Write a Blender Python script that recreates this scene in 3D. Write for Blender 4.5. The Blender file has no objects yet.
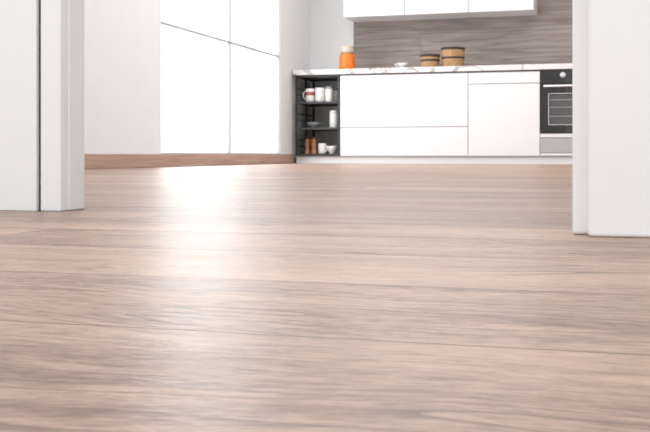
import bpy, bmesh, math, random
from mathutils import Vector, Matrix
random.seed(4)
S = bpy.context.scene
A = math.atan(0.292); CA, SA = math.cos(A), math.sin(A)
H = 0.085
LEFT = -2.97; BACK = 9.65; FRONT = 9.04; RIGHT = 1.17; CEIL = 2.65

# ---------------------------------------------------------------- materials
def new_mat(name):
    m = bpy.data.materials.new(name); m.use_nodes = True
    nt = m.node_tree
    return m, nt, nt.nodes["Principled BSDF"]
def N(nt, typ, **kw):
    n = nt.nodes.new(typ)
    for k, v in kw.items(): setattr(n, k, v)
    return n
def pmat(name, col, rough=0.5, metal=0.0, var=0.03, scale=8.0, coat=0.0, trans=0.0, spec=0.5):
    m, nt, b = new_mat(name)
    tc = N(nt, 'ShaderNodeTexCoord'); nz = N(nt, 'ShaderNodeTexNoise')
    nz.inputs['Scale'].default_value = scale
    nt.links.new(tc.outputs['Object'], nz.inputs['Vector'])
    r = N(nt, 'ShaderNodeValToRGB')
    r.color_ramp.elements[0].position = 0.3; r.color_ramp.elements[1].position = 0.7
    r.color_ramp.elements[0].color = (*[max(0, c*(1-var)) for c in col], 1)
    r.color_ramp.elements[1].color = (*[min(1, c*(1+var)) for c in col], 1)
    nt.links.new(nz.outputs['Fac'], r.inputs['Fac'])
    nt.links.new(r.outputs['Color'], b.inputs['Base Color'])
    b.inputs['Roughness'].default_value = rough
    b.inputs['Metallic'].default_value = metal
    b.inputs['Coat Weight'].default_value = coat
    b.inputs['Transmission Weight'].default_value = trans
    b.inputs['Specular IOR Level'].default_value = spec
    return m

def wood_floor():
    m, nt, b = new_mat("laminate_wood"); L = nt.links.new
    tc = N(nt, 'ShaderNodeTexCoord')
    mp0 = N(nt, 'ShaderNodeMapping'); mp0.inputs['Location'].default_value = (0.62, 0.125, 0)
    L(tc.outputs['Object'], mp0.inputs['Vector'])
    br = N(nt, 'ShaderNodeTexBrick'); br.offset = 0.37; br.offset_frequency = 2; br.squash = 1
    br.inputs['Scale'].default_value = 1; br.inputs['Brick Width'].default_value = 1.29
    br.inputs['Row Height'].default_value = 0.19; br.inputs['Mortar Size'].default_value = 0.0011
    br.inputs['Mortar Smooth'].default_value = 0.3; br.inputs['Bias'].default_value = 0
    br.inputs['Color1'].default_value = (0, 0, 0, 1); br.inputs['Color2'].default_value = (1, 1, 1, 1)
    br.inputs['Mortar'].default_value = (0.5, 0.5, 0.5, 1)
    L(mp0.outputs['Vector'], br.inputs['Vector'])
    off = N(nt, 'ShaderNodeVectorMath', operation='SCALE'); off.inputs['Scale'].default_value = 13.0
    L(br.outputs['Color'], off.inputs[0])
    add = N(nt, 'ShaderNodeVectorMath', operation='ADD')
    L(mp0.outputs['Vector'], add.inputs[0]); L(off.outputs['Vector'], add.inputs[1])
    bend = N(nt, 'ShaderNodeTexNoise'); bend.inputs['Scale'].default_value = 3.0; bend.inputs['Detail'].default_value = 2
    L(add.outputs['Vector'], bend.inputs['Vector'])
    bs = N(nt, 'ShaderNodeVectorMath', operation='MULTIPLY'); bs.inputs[1].default_value = (0.05, 0.09, 0)
    L(bend.outputs['Color'], bs.inputs[0])
    add2 = N(nt, 'ShaderNodeVectorMath', operation='ADD')
    L(add.outputs['Vector'], add2.inputs[0]); L(bs.outputs['Vector'], add2.inputs[1])
    def stretched(fx, fy, detail, rough=0.6, dist=0.0, src=None):
        mp = N(nt, 'ShaderNodeMapping'); mp.inputs['Scale'].default_value = (fx, fy, 1)
        L((src or add2).outputs['Vector'], mp.inputs['Vector'])
        nz = N(nt, 'ShaderNodeTexNoise'); nz.inputs['Scale'].default_value = 1
        nz.inputs['Detail'].default_value = detail; nz.inputs['Roughness'].default_value = rough
        nz.inputs['Distortion'].default_value = dist
        L(mp.outputs['Vector'], nz.inputs['Vector']); return nz
    broad = stretched(1.8, 9, 3)
    mid = stretched(5, 50, 3, 0.6, 0.2)
    fine = stretched(60, 190, 3, 0.75)
    def mul(a, k):
        n = N(nt, 'ShaderNodeMath', operation='MULTIPLY'); L(a, n.inputs[0]); n.inputs[1].default_value = k; return n.outputs[0]
    def plus(a, c):
        n = N(nt, 'ShaderNodeMath', operation='ADD'); L(a, n.inputs[0]); L(c, n.inputs[1]); return n.outputs[0]
    v = plus(plus(mul(broad.outputs['Fac'], 0.36), mul(mid.outputs['Fac'], 0.25)), mul(fine.outputs['Fac'], 0.39))
    sep = N(nt, 'ShaderNodeSeparateColor'); L(br.outputs['Color'], sep.inputs['Color'])
    v = plus(v, mul(sep.outputs['Red'], 0.08))
    r = N(nt, 'ShaderNodeValToRGB'); e = r.color_ramp.elements
    e[0].position = 0.41; e[0].color = (0.165, 0.097, 0.069, 1)
    e[1].position = 0.69; e[1].color = (0.56, 0.395, 0.300, 1)
    x = e.new(0.48); x.color = (0.275, 0.176, 0.129, 1)
    x = e.new(0.56); x.color = (0.405, 0.273, 0.204, 1)
    L(v, r.inputs['Fac'])
    # cathedral growth rings on some boards: thin dark contour lines
    vein = stretched(1.5, 11, 1)
    k1 = N(nt, 'ShaderNodeMath', operation='MULTIPLY'); L(vein.outputs['Fac'], k1.inputs[0]); k1.inputs[1].default_value = 13
    k2 = N(nt, 'ShaderNodeMath', operation='FRACT'); L(k1.outputs[0], k2.inputs[0])
    vr = N(nt, 'ShaderNodeValToRGB'); ve = vr.color_ramp.elements
    ve[0].position = 0.0; ve[0].color = (1, 1, 1, 1); ve[1].position = 1.0; ve[1].color = (0, 0, 0, 1)
    q = ve.new(0.22); q.color = (0.14, 0.14, 0.14, 1)
    L(k2.outputs[0], vr.inputs['Fac'])
    gate = stretched(1.6, 6, 2)
    gm = N(nt, 'ShaderNodeMapRange'); gm.inputs['From Min'].default_value = 0.48; gm.inputs['From Max'].default_value = 0.60
    L(gate.outputs['Fac'], gm.inputs['Value'])
    vm = N(nt, 'ShaderNodeMath', operation='MULTIPLY'); L(vr.outputs['Color'], vm.inputs[0]); L(gm.outputs['Result'], vm.inputs[1])
    mx = N(nt, 'ShaderNodeMix', data_type='RGBA'); mx.inputs[7].default_value = (0.09, 0.052, 0.038, 1)
    L(mul(vm.outputs[0], 0.75), mx.inputs[0]); L(r.outputs['Color'], mx.inputs[6])
    mj = N(nt, 'ShaderNodeMix', data_type='RGBA'); mj.inputs[7].default_value = (0.07, 0.045, 0.035, 1)
    L(mul(br.outputs['Fac'], 0.8), mj.inputs[0]); L(mx.outputs[2], mj.inputs[6])
    L(mj.outputs[2], b.inputs['Base Color'])
    rr = N(nt, 'ShaderNodeMapRange'); rr.inputs['To Min'].default_value = 0.31; rr.inputs['To Max'].default_value = 0.46
    L(mid.outputs['Fac'], rr.inputs['Value']); L(rr.outputs['Result'], b.inputs['Roughness'])
    b.inputs['Specular IOR Level'].default_value = 0.36
    bp = N(nt, 'ShaderNodeBump'); bp.inputs['Strength'].default_value = 0.6; bp.inputs['Distance'].default_value = 0.0008
    hh = plus(fine.outputs['Fac'], mul(br.outputs['Fac'], -1.2))
    L(hh, bp.inputs['Height']); L(bp.outputs['Normal'], b.inputs['Normal'])
    return m

def wood_plain(name, dark, light, sx=1.0, sz=26.0, rough=0.5, boards=False):
    m, nt, b = new_mat(name); L = nt.links.new
    tc = N(nt, 'ShaderNodeTexCoord'); mp = N(nt, 'ShaderNodeMapping')
    mp.inputs['Scale'].default_value = (sx, sx, sz)
    src = tc.outputs['Object']
    if boards:
        rot = N(nt, 'ShaderNodeMapping'); rot.inputs['Rotation'].default_value = (math.pi/2, 0, 0); L(src, rot.inputs['Vector'])
        br = N(nt, 'ShaderNodeTexBrick'); br.offset = 0.4
        br.inputs['Scale'].default_value = 1; br.inputs['Brick Width'].default_value = 4.6; br.inputs['Row Height'].default_value = 0.21
        br.inputs['Mortar Size'].default_value = 0.002
        br.inputs['Color1'].default_value = (0, 0, 0, 1); br.inputs['Color2'].default_value = (1, 1, 1, 1); br.inputs['Mortar'].default_value = (0.5, 0.5, 0.5, 1)
        L(rot.outputs['Vector'], br.inputs['Vector'])
        ad = N(nt, 'ShaderNodeVectorMath', operation='MULTIPLY_ADD'); ad.inputs[1].default_value = (5, 5, 5)
        L(br.outputs['Color'], ad.inputs[0]); L(src, ad.inputs[2]); src = ad.outputs['Vector']
    L(src, mp.inputs['Vector'])
    nz = N(nt, 'ShaderNodeTexNoise'); nz.inputs['Scale'].default_value = 1.6; nz.inputs['Detail'].default_value = 5
    nz.inputs['Roughness'].default_value = 0.58; nz.inputs['Distortion'].default_value = 0.5
    L(mp.outputs['Vector'], nz.inputs['Vector'])
    r = N(nt, 'ShaderNodeValToRGB'); e = r.color_ramp.elements
    e[0].position = 0.32; e[0].color = (*dark, 1); e[1].position = 0.68; e[1].color = (*light, 1)
    L(nz.outputs['Fac'], r.inputs['Fac'])
    out = r.outputs['Color']
    if boards:
        sp = N(nt, 'ShaderNodeSeparateColor'); L(br.outputs['Color'], sp.inputs['Color'])
        mr = N(nt, 'ShaderNodeMapRange'); mr.inputs['To Min'].default_value = 0.92; mr.inputs['To Max'].default_value = 1.07
        L(sp.outputs['Red'], mr.inputs['Value'])
        hs = N(nt, 'ShaderNodeHueSaturation'); L(mr.outputs['Result'], hs.inputs['Value']); L(out, hs.inputs['Color'])
        mj = N(nt, 'ShaderNodeMix', data_type='RGBA'); mj.inputs[7].default_value = (0.10, 0.08, 0.07, 1)
        mm = N(nt, 'ShaderNodeMath', operation='MULTIPLY'); L(br.outputs['Fac'], mm.inputs[0]); mm.inputs[1].default_value = 0.5
        L(mm.outputs[0], mj.inputs[0]); L(hs.outputs['Color'], mj.inputs[6]); out = mj.outputs[2]
    L(out, b.inputs['Base Color'])
    b.inputs['Roughness'].default_value = rough
    return m

def marble():
    m, nt, b = new_mat("marble_top"); L = nt.links.new
    tc = N(nt, 'ShaderNodeTexCoord')
    nz = N(nt, 'ShaderNodeTexNoise'); nz.inputs['Scale'].default_value = 3.0; nz.inputs['Detail'].default_value = 4
    nz.inputs['Distortion'].default_value = 1.2
    L(tc.outputs['Object'], nz.inputs['Vector'])
    r = N(nt, 'ShaderNodeValToRGB'); e = r.color_ramp.elements
    e[0].position = 0.46; e[0].color = (0.78, 0.78, 0.78, 1); e[1].position = 0.53; e[1].color = (0.78, 0.77, 0.76, 1)
    q = e.new(0.5); q.color = (0.36, 0.35, 0.34, 1)
    L(nz.outputs['Fac'], r.inputs['Fac']); L(r.outputs['Color'], b.inputs['Base Color'])
    b.inputs['Roughness'].default_value = 0.3
    return m

def pane_mat():
    m = bpy.data.materials.new("window_glass"); m.use_nodes = True; nt = m.node_tree; nt.nodes.clear()
    o = N(nt, 'ShaderNodeOutputMaterial'); t = N(nt, 'ShaderNodeBsdfTransparent'); g = N(nt, 'ShaderNodeBsdfGlossy')
    g.inputs['Roughness'].default_value = 0.02
    mx = N(nt, 'ShaderNodeMixShader'); mx.inputs[0].default_value = 0.06
    nt.links.new(t.outputs[0], mx.inputs[1]); nt.links.new(g.outputs[0], mx.inputs[2]); nt.links.new(mx.outputs[0], o.inputs[0])
    return m

M = dict(
 floor=wood_floor(),
 wall=pmat("wall_paint", (0.84, 0.855, 0.865), 0.7, var=0.01),
 wallk=pmat("kitchen_wall_paint", (0.85, 0.86, 0.87), 0.7, var=0.01),
 ceil=pmat("ceiling_paint", (0.88, 0.88, 0.88), 0.8, var=0.01),
 trim=pmat("white_gloss_trim", (0.88, 0.885, 0.885), 0.35, var=0.01),
 gap_shade=pmat("gap_shade_black", (0.012, 0.010, 0.010), 0.8, spec=0.1),  # darkness of the door frame gap as a colour
 base=wood_plain("baseboard_wood", (0.34, 0.215, 0.17), (0.54, 0.375, 0.30), 1.2, 30),
 splash=wood_plain("backsplash_wood", (0.195, 0.155, 0.138), (0.38, 0.320, 0.290), 1.4, 20, boards=True),
 cab=pmat("cabinet_front", (0.82, 0.83, 0.845), 0.35, var=0.006),
 carc=pmat("cabinet_carcass", (0.20, 0.20, 0.20), 0.6),
 marble=marble(),
 metal=pmat("dark_metal", (0.035, 0.037, 0.04), 0.45, 0.3),
 steel=pmat("brushed_steel", (0.62, 0.62, 0.62), 0.3, 0.9),
 black=pmat("black_glass", (0.012, 0.012, 0.014), 0.12, coat=0.5),
 cavity=pmat("oven_interior", (0.11, 0.11, 0.115), 0.4, 0.3),
 display=pmat("oven_display", (0.02, 0.03, 0.05), 0.1),
 knob=pmat("knob_silver", (0.75, 0.75, 0.75), 0.35, 0.3),
 ceramic=pmat("white_ceramic", (0.82, 0.81, 0.79), 0.25),
 red=pmat("red_ceramic", (0.42, 0.09, 0.06), 0.3),
 grey=pmat("grey_ceramic", (0.28, 0.29, 0.30), 0.35),
 orange=pmat("orange_preserve", (0.85, 0.20, 0.02), 0.25, var=0.2, scale=30),
 jar=pmat("jar_glass", (0.60, 0.52, 0.44), 0.1, var=0.02),
 brown=wood_plain("brown_wood", (0.25, 0.09, 0.04), (0.50, 0.22, 0.10), 20, 6),
 wicker=pmat("wicker_straw", (0.42, 0.25, 0.12), 0.7, var=0.25, scale=60),
 wickerd=pmat("wicker_dark", (0.05, 0.035, 0.025), 0.7, var=0.25, scale=60),
 frame=pmat("window_frame_grey", (0.40, 0.40, 0.41), 0.5, var=0.01),
 pane=pane_mat(),
)

# ---------------------------------------------------------------- helpers
def link(o, parent=None):
    S.collection.objects.link(o)
    if parent: o.parent = parent
    return o
def empty(name):
    e = bpy.data.objects.new(name, None); S.collection.objects.link(e); e.empty_display_size = 0.1; return e
def boxes(name, specs, mat, bevel=0.0, parent=None):
    me = bpy.data.meshes.new(name); bm = bmesh.new()
    for (x0, x1, y0, y1, z0, z1) in specs:
        r = bmesh.ops.create_cube(bm, size=1)
        bmesh.ops.scale(bm, vec=(x1-x0, y1-y0, z1-z0), verts=r['verts'])
        bmesh.ops.translate(bm, vec=((x0+x1)/2, (y0+y1)/2, (z0+z1)/2), verts=r['verts'])
    bm.to_mesh(me); bm.free(); me.materials.append(mat)
    o = link(bpy.data.objects.new(name, me), parent)
    if bevel:
        mo = o.modifiers.new("bevel", 'BEVEL'); mo.width = bevel; mo.segments = 3; mo.limit_method = 'ANGLE'
        for p in me.polygons: p.use_smooth = True
        w = o.modifiers.new("wn", 'WEIGHTED_NORMAL')
    return o
def box(name, x0, x1, y0, y1, z0, z1, mat, bevel=0.0, parent=None):
    return boxes(name, [(x0, x1, y0, y1, z0, z1)], mat, bevel, parent)
def lathe(bm, prof, c, seg=40, mi=0, rfun=None):
    rings = []
    for k, (r, z) in enumerate(prof):
        ring = []
        for i in range(seg):
            t = 2*math.pi*i/seg
            rr = r + (rfun(t, z, k) if rfun else 0)
            ring.append(bm.verts.new((c[0]+rr*math.cos(t), c[1]+rr*math.sin(t), c[2]+z)))
        rings.append(ring)
    for k in range(len(rings)-1):
        for i in range(seg):
            f = bm.faces.new((rings[k][i], rings[k][(i+1) % seg], rings[k+1][(i+1) % seg], rings[k+1][i]))
            f.smooth = True; f.material_index = mi(k) if callable(mi) else mi
    for rg, idx in ((rings[0], 0), (rings[-1], len(rings)-2)):
        f = bm.faces.new(rg); f.material_index = mi(idx) if callable(mi) else mi
    return rings
def tube(bm, pts, rad, seg=10, mi=0):
    rings = []
    for k, p in enumerate(pts):
        a = pts[max(0, k-1)]; b2 = pts[min(len(pts)-1, k+1)]
        d = (Vector(b2)-Vector(a)).normalized()
        u = d.orthogonal().normalized() if k == 0 else (pu - d*pu.dot(d)).normalized()
        pu = u; w = d.cross(u)
        rings.append([bm.verts.new(Vector(p)+rad*(math.cos(2*math.pi*i/seg)*u+math.sin(2*math.pi*i/seg)*w)) for i in range(seg)])
    for k in range(len(rings)-1):
        for i in range(seg):
            f = bm.faces.new((rings[k][i], rings[k][(i+1) % seg], rings[k+1][(i+1) % seg], rings[k+1][i])); f.smooth = True; f.material_index = mi
    for rg in (rings[0], rings[-1]):
        f = bm.faces.new(rg); f.material_index = mi
def finish(name, bm, mats, loc, parent=None):
    bmesh.ops.recalc_face_normals(bm, faces=bm.faces)
    me = bpy.data.meshes.new(name); bm.to_mesh(me); bm.free()
    for m in mats: me.materials.append(m)
    o = link(bpy.data.objects.new(name, me), parent); o.location = loc; return o
def on_plane_y(px, Y):
    s = (px-325)/1000; d = Y/(s*SA+CA); return d*(s*CA-SA), d

# ---------------------------------------------------------------- shell
box("floor", LEFT-0.2, RIGHT+0.2, -1.5, BACK+0.2, -0.05, 0, M['floor'])
box("ceiling", LEFT-0.2, RIGHT+0.2, 1.0, BACK+0.2, CEIL, CEIL+0.1, M['ceil'])
box("wall_back", LEFT-0.2, RIGHT+0.2, BACK, BACK+0.2, 0, CEIL, M['wallk'])
box("wall_right", RIGHT, RIGHT+0.2, 1.25, BACK, 0, CEIL, M['wall'])
W0, W1, W2, WT, WB = 6.20, 7.483, 8.70, 2.35, 0.088
boxes("wall_left", [(LEFT-0.2, LEFT, 1.50, W0, 0, CEIL), (LEFT-0.2, LEFT, W2, BACK, 0, CEIL),
                    (LEFT-0.2, LEFT, W0, W2, 0, WB), (LEFT-0.2, LEFT, W0, W2, WT, CEIL)], M['wall'])
box("baseboard_left", LEFT, LEFT+0.016, 1.52, FRONT+0.02, 0, 0.088, M['base'], 0.003)
def quad_x(bm, x, y0, y1, z0, z1):
    bm.faces.new([bm.verts.new(v) for v in ((x, y0, z0), (x, y1, z0), (x, y1, z1), (x, y0, z1))])
for i, (a, b2) in enumerate(((W0, W1), (W1, W2))):
    e = empty("window_%d" % (i+1)); t = 0.010
    x0, x1 = LEFT-0.03, LEFT-0.006
    boxes("frame", [(x0, x1, a, a+t, WB, WT), (x0, x1, b2-t, b2, WB, WT), (x0, x1, a+t, b2-t, WB, WB+t),
                    (x0, x1, a+t, b2-t, WT-t, WT), (x0, x1, a+t, b2-t, 0.975, 0.990)], M['frame'], 0.002, e)
    bm = bmesh.new()
    quad_x(bm, LEFT-0.025, a+t, b2-t, WB+t, 0.975); quad_x(bm, LEFT-0.025, a+t, b2-t, 0.990, WT-t)
    finish("glass", bm, [M['pane']], (0, 0, 0), e)

# ---------------------------------------------------------------- doorway, left side
def px_x(px, d_y):
    return on_plane_y(px, d_y)[0]
YL = 1.33
box("wall_front_left", LEFT-0.2, px_x(-60, YL), YL+0.01, YL+0.17, 0, CEIL, M['wall'])
e = empty("door_frame")
xa, xb = px_x(-75, YL), px_x(39.3, YL)
box("casing", xa, xb, YL-0.008, YL+0.012, 0, CEIL-0.35, M['trim'], 0.001, e)
box("gap_shade", xb-0.004, px_x(43, YL)+0.004, YL+0.0, YL+0.05, 0, CEIL-0.35, M['gap_shade'], 0, e)  # solid near-black strip: shade of the gap beside the casing put into its colour
xc, xd = px_x(42.4, YL), px_x(63, YL)
box("jamb", xc, xd, YL-0.006, YL+0.056, 0, CEIL-0.35, M['trim'], 0.002, e)
box("jamb_step", xd-0.002, px_x(71.5, YL+0.02), YL+0.014, YL+0.060, 0, CEIL-0.35, M['trim'], 0.003, e)
# ---------------------------------------------------------------- doorway, right side
YR = 1.075
xr0, xr1 = px_x(572.5, YR+0.02), px_x(588, YR)
box("wall_front_right", xr1+0.02, RIGHT+0.2, YR+0.008, YR+0.17, 0, CEIL, M['wall'])
e = empty("door_frame")
box("jamb_edge", xr0, xr1+0.004, YR+0.016, YR+0.17, 0, CEIL-0.35, M['trim'], 0.004, e)
box("casing", xr1, xr1+0.11, YR-0.01, YR+0.03, 0, CEIL-0.35, M['trim'], 0.004, e)

# ---------------------------------------------------------------- kitchen base units
X = [-2.937, -2.493, -1.293, -0.655, -0.055, 0.545, RIGHT]
ZB, ZT = 0.072, 0.835
TOP = 0.885
box("countertop", X[0]-0.012, RIGHT-0.001, FRONT-0.02, BACK-0.001, ZT+0.002, TOP, M['marble'], 0.003)
box("backsplash", -2.517, RIGHT-0.001, BACK-0.015, BACK-0.0005, TOP+0.0005, 2.25, M['splash'])
box("kitchen_plinth", X[0]+0.003, RIGHT-0.001, FRONT+0.03, FRONT+0.05, 0.0, ZB-0.001, M['cab'])
g = 0.0028
def base_unit(name, x0, x1, splits):
    e = empty(name)
    box("carcass", x0+0.001, x1-0.001, FRONT+0.02, BACK-0.02, ZB, ZT, M['carc'], 0, e)
    zs = [ZB]+splits+[ZT-0.010]
    for i in range(len(zs)-1):
        box("front_%d" % (i+1), x0+g, x1-g, FRONT, FRONT+0.019, zs[i]+(g if i else 0), zs[i+1]-g, M['cab'], 0.0015, e)
    return e
base_unit("drawer_cabinet", X[1], X[2], [0.338])
base_unit("base_cabinet", X[2], X[3], [0.72])
base_unit("base_cabinet", X[4], X[5], [0.72])
base_unit("base_cabinet", X[5], X[6]-0.002, [0.72])

# oven
e = empty("built_in_oven"); o0, o1 = X[3]+0.003, X[4]-0.003
box("body", o0, o1, FRONT+0.02, BACK-0.02, ZB, ZT-0.001, M['carc'], 0, e)
box("control_panel", o0, o1, FRONT-0.004, FRONT+0.019, 0.712, ZT-0.002, M['black'], 0.002, e)
boxes("door_frame", [(o0, o0+0.075, FRONT-0.01, FRONT+0.019, 0.275, 0.705), (o1-0.075, o1, FRONT-0.01, FRONT+0.019, 0.275, 0.705),
                     (o0+0.075, o1-0.075, FRONT-0.01, FRONT+0.019, 0.275, 0.35), (o0+0.075, o1-0.075, FRONT-0.01, FRONT+0.019, 0.62, 0.705)], M['black'], 0, e)
box("door_window", o0+0.075, o1-0.075, FRONT+0.004, FRONT+0.018, 0.35, 0.62, M['cavity'], 0, e)
boxes("racks", [(o0+0.085, o1-0.085, FRONT+0.001, FRONT+0.004, z, z+0.004) for z in (0.42, 0.50, 0.565)], M['steel'], 0, e)
boxes("window_trim", [(o0+0.07, o0+0.075, FRONT-0.012, FRONT-0.01, 0.345, 0.625), (o1-0.075, o1-0.07, FRONT-0.012, FRONT-0.01, 0.345, 0.625),
                      (o0+0.07, o1-0.07, FRONT-0.012, FRONT-0.01, 0.62, 0.625), (o0+0.07, o1-0.07, FRONT-0.012, FRONT-0.01, 0.345, 0.35)], M['knob'], 0, e)
box("trim_strip", o0, o1, FRONT-0.006, FRONT+0.019, 0.235, 0.268, M['cab'], 0.002, e)
box("warming_drawer", o0, o1, FRONT-0.004, FRONT+0.019, 0.10, 0.228, M['steel'], 0.002, e)
box("lower_strip", o0, o1, FRONT-0.002, FRONT+0.019, ZB+0.002, 0.096, M['cab'], 0.001, e)
bm = bmesh.new()
tube(bm, [(o0+0.03, FRONT-0.045, 0.688), (o1-0.03, FRONT-0.045, 0.688)], 0.010, 14)
for xx in (o0+0.07, o1-0.07):
    tube(bm, [(xx, FRONT-0.045, 0.688), (xx, FRONT-0.008, 0.688)], 0.007, 10)
finish("handle", bm, [M['knob']], (0, 0, 0), e)
for kx in (-0.456, -0.254):
    bm = bmesh.new()
    lathe(bm, [(0.026, 0), (0.026, 0.006), (0.020, 0.008), (0.018, 0.026), (0.015, 0.028)], (0, 0, 0), 28)
    k = finish("knob", bm, [M['knob']], (kx, FRONT-0.004, 0.785), e); k.rotation_euler = (math.pi/2, 0, 0)
box("display", -0.405, -0.305, FRONT-0.0052, FRONT-0.004, 0.765, 0.805, M['display'], 0, e)

# ---------------------------------------------------------------- wall cabinets
cx = [-2.517, -1.92, -1.32, -0.724]
UY = 9.24
for i in range(3):
    e = empty("wall_cabinet")
    box("carcass", cx[i]+0.0005, cx[i+1]-0.0005, UY+0.02, BACK-0.016, 1.40, 2.12, M['cab'], 0, e)
    box("door", cx[i]+g+0.001, cx[i+1]-g-0.001, UY, UY+0.019, 1.40, 2.12, M['cab'], 0.0015, e)

# ---------------------------------------------------------------- open metal shelf rack
e = empty("metal_shelf_rack")
r0, r1 = X[0]+0.002, X[1]-0.004
p = 0.018; ry0, ry1 = FRONT, BACK-0.03
specs = []
for xx in (r0, r1-p):
    for yy in (ry0, ry0+0.30, ry1-p):
        specs.append((xx, xx+p, yy, yy+p, ZB, ZT))
for z in (ZT-p, 0.565, 0.32, ZB):
    for yy in (ry0, ry1-p): specs.append((r0+p, r1-p, yy, yy+p, z, z+p))
    for xx in (r0, r1-p): specs.append((xx, xx+p, ry0+p, ry1-p, z, z+p))
boxes("posts", specs, M['metal'], 0, e)
SH = [0.5835, 0.3385, 0.0905]
boxes("shelf_boards", [(r0+p, r1-p, ry0+p, ry1-p, z-0.012, z) for z in SH], M['metal'], 0, e)
boxes("side_rods", [(r0+0.004, r0+0.012, ry0+p, ry1-p, z+h, z+h+0.008) for z in SH for h in (0.07, 0.13)], M['metal'], 0, e)
box("rack_back", r0+p, r1-p, ry1-0.004, ry1, ZB+p, ZT-p, M['wallk'], 0, e)

# ---------------------------------------------------------------- crockery
def mug(px, y, z, r, h, mat, ang=0.0, band=None):
    x, _ = on_plane_y(px, y); bm = bmesh.new()
    w = 0.004
    prof = [(r*0.75, 0), (r*0.93, 0.004), (r, 0.02), (r, h*0.5), (r, h*0.75), (r, h-0.002), (r-w/2, h), (r-w, h-0.002), (r-w, 0.02), (r*0.6, 0.008)]
    lathe(bm, prof, (0, 0, 0), 36, (lambda k: 1 if (band and k == 3) else 0))
    pts = []
    for i in range(11):
        t = -math.pi/2+math.pi*i/10
        rr = r-0.002+0.028*math.cos(t)*1.0; zz = h*0.5+0.3*h*math.sin(t)
        pts.append((rr*math.cos(ang), rr*math.sin(ang), zz))
    tube(bm, pts, 0.0045, 8)
    return finish("coffee_mug", bm, [mat, band or mat], (x, y, z))
def canister(name, px, y, z, r, h, mat, lid):
    x, _ = on_plane_y(px, y); bm = bmesh.new()
    prof = [(r*0.9, 0), (r, 0.006), (r, h*0.78), (r*0.92, h*0.82), (r*0.96, h*0.83), (r*0.96, h*0.95), (r*0.9, h*0.97), (r*0.25, h*0.975), (r*0.22, h), (r*0.12, h*1.01)]
    lathe(bm, prof, (0, 0, 0), 36, lambda k: 1 if k >= 3 else 0)
    return finish(name, bm, [mat, lid], (x, y, z))
mug(310.5, 9.14, SH[0], 0.046, 0.13, M['ceramic'], math.radians(-150), M['red'])
mug(320, 9.12, SH[0], 0.046, 0.135, M['ceramic'], math.radians(-60), M['ceramic'])
mug(315.5, 9.32, SH[0], 0.044, 0.10, M['grey'], math.radians(100))
canister("storage_jar", 329.0, 9.13, SH[0], 0.038, 0.15, M['ceramic'], M['grey'])
canister("storage_jar", 335.2, 9.25, SH[0], 0.040, 0.14, M['ceramic'], M['brown'])
canister("storage_jar", 334, 9.15, SH[1], 0.042, 0.17, M['ceramic'], M['ceramic'])
def bowl(name, px, y, z, r, h, mat):
    x, _ = on_plane_y(px, y); bm = bmesh.new()
    prof = [(r*0.45, 0), (r*0.48, 0.006), (r*0.75, h*0.35), (r*0.94, h*0.7), (r, h), (r-0.004, h+0.001), (r*0.9, h*0.7), (r*0.68, h*0.36), (r*0.35, 0.012)]
    lathe(bm, prof, (0, 0, 0), 40)
    return finish(name, bm, [mat], (x, y, z))
bowl("ceramic_bowl", 314, 9.22, SH[1], 0.07, 0.055, M['grey'])
def spice_grinder(px, y, z):
    x, _ = on_plane_y(px, y); bm = bmesh.new()
    prof = [(0.030, 0), (0.031, 0.012), (0.024, 0.03), (0.020, 0.06), (0.026, 0.085), (0.028, 0.10), (0.018, 0.105), (0.026, 0.115), (0.027, 0.13), (0.016, 0.142), (0.008, 0.146), (0.010, 0.155), (0.004, 0.16)]
    lathe(bm, prof, (0, 0, 0), 32)
    return finish("pepper_grinder", bm, [M['brown']], (x, y, z))
spice_grinder(307.5, 9.15, SH[2]); spice_grinder(314, 9.13, SH[2]); spice_grinder(311, 9.25, SH[2])
mug(322.5, 9.13, SH[2], 0.040, 0.10, M['ceramic'], math.radians(-30))
bowl("ceramic_bowl", 332, 9.14, SH[2], 0.050, 0.075, M['ceramic'])

# ---------------------------------------------------------------- objects on counter
x, _ = on_plane_y(347, 9.22); bm = bmesh.new()
lathe(bm, [(0.066, 0), (0.072, 0.006), (0.076, 0.02), (0.076, 0.130), (0.072, 0.146), (0.062, 0.156), (0.060, 0.162)], (0, 0, 0), 40, 0)
lathe(bm, [(0.060, 0.162), (0.060, 0.170), (0.067, 0.172), (0.068, 0.20), (0.064, 0.206), (0.062, 0.226), (0.050, 0.234), (0.02, 0.236)], (0, 0, 0), 40, 1)
tube(bm, [(0.064*math.cos(t), 0.064*math.sin(t), 0.166) for t in [2*math.pi*i/40 for i in range(41)]], 0.003, 8, 2)
finish("preserve_jar", bm, [M['orange'], M['jar'], M['steel']], (x, 9.22, TOP))

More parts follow.
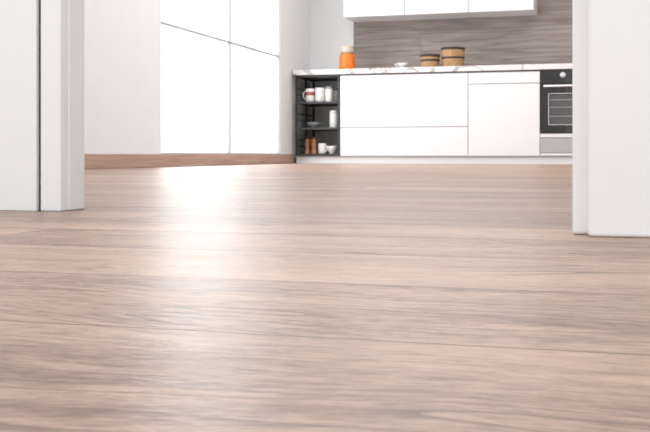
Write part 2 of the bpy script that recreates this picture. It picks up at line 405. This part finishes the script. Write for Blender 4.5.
def basket(px, y, r0b, r1b, h, rows):
    x, _ = on_plane_y(px, y); bm = bmesh.new(); n = rows*6; prof = []
    for k in range(n+1):
        t = k/n; prof.append((r0b+(r1b-r0b)*math.sin(t*math.pi*0.5), h*t))
    def rf(t, z, k): return 0.0035*abs(math.sin(math.pi*k/6))*(0.6+0.4*math.cos(20*t+math.pi*(k//6)))
    def mi(k): return 1 if (k//6) in (rows-1, rows//2) else 0
    full = prof+[(r1b-0.008, h), (r1b-0.012, h*0.6), (r0b*0.8, 0.01)]
    lathe(bm, full, (0, 0, 0), 80, lambda k: mi(min(k, n-1)), lambda t, z, k: rf(t, z, k) if k <= n else 0)
    tube(bm, [((r1b)*math.cos(t), (r1b)*math.sin(t), h) for t in [2*math.pi*i/48 for i in range(49)]], 0.005, 8, 1)
    return finish("wicker_basket", bm, [M['wicker'], M['wickerd']], (x, y, TOP))
basket(453, 9.24, 0.092, 0.108, 0.185, 9)
basket(430, 9.22, 0.080, 0.090, 0.125, 6)
bowl("marble_bowl", 403, 9.2, TOP, 0.08, 0.052, M['marble'])

# ---------------------------------------------------------------- light
w = bpy.data.worlds.new("daylight"); S.world = w; w.use_nodes = True
bg = w.node_tree.nodes["Background"]; bg.inputs[0].default_value = (0.975, 0.985, 1.0, 1); bg.inputs[1].default_value = 1.45
def area(name, loc, sx, sy, P, rot=(0, 0, 0), col=(1, 1, 1)):
    l = bpy.data.lights.new(name, 'AREA'); l.shape = 'RECTANGLE'; l.size = sx; l.size_y = sy; l.energy = P; l.color = col
    o = bpy.data.objects.new(name, l); S.collection.objects.link(o); o.location = loc; o.rotation_euler = rot
area("ceiling_fill", (-0.9, 6.6, CEIL-0.05), 2.6, 2.6, 60)  # added overhead fill to brighten the room, no fixture known there
area("ceiling_fill", (-0.9, 3.2, CEIL-0.05), 2.6, 2.2, 42)  # second added fill, nearer the doorway
area("window_daylight", (LEFT-0.35, (W0+W2)/2, 1.25), 2.4, 2.4, 68, (0, -math.pi/2, 0), (0.97, 0.985, 1.0))

# ---------------------------------------------------------------- camera
c = bpy.data.cameras.new("camera"); co = bpy.data.objects.new("camera", c); S.collection.objects.link(co)
co.location = (0, 0, H); co.rotation_euler = (math.pi/2, 0, A)
c.sensor_width = 36; c.lens = 1000/650*36; c.shift_y = -61.5/650; c.clip_start = 0.01
c.dof.use_dof = True; c.dof.focus_distance = 0.80; c.dof.aperture_fstop = 50
S.camera = co
S.view_settings.view_transform = 'Standard'
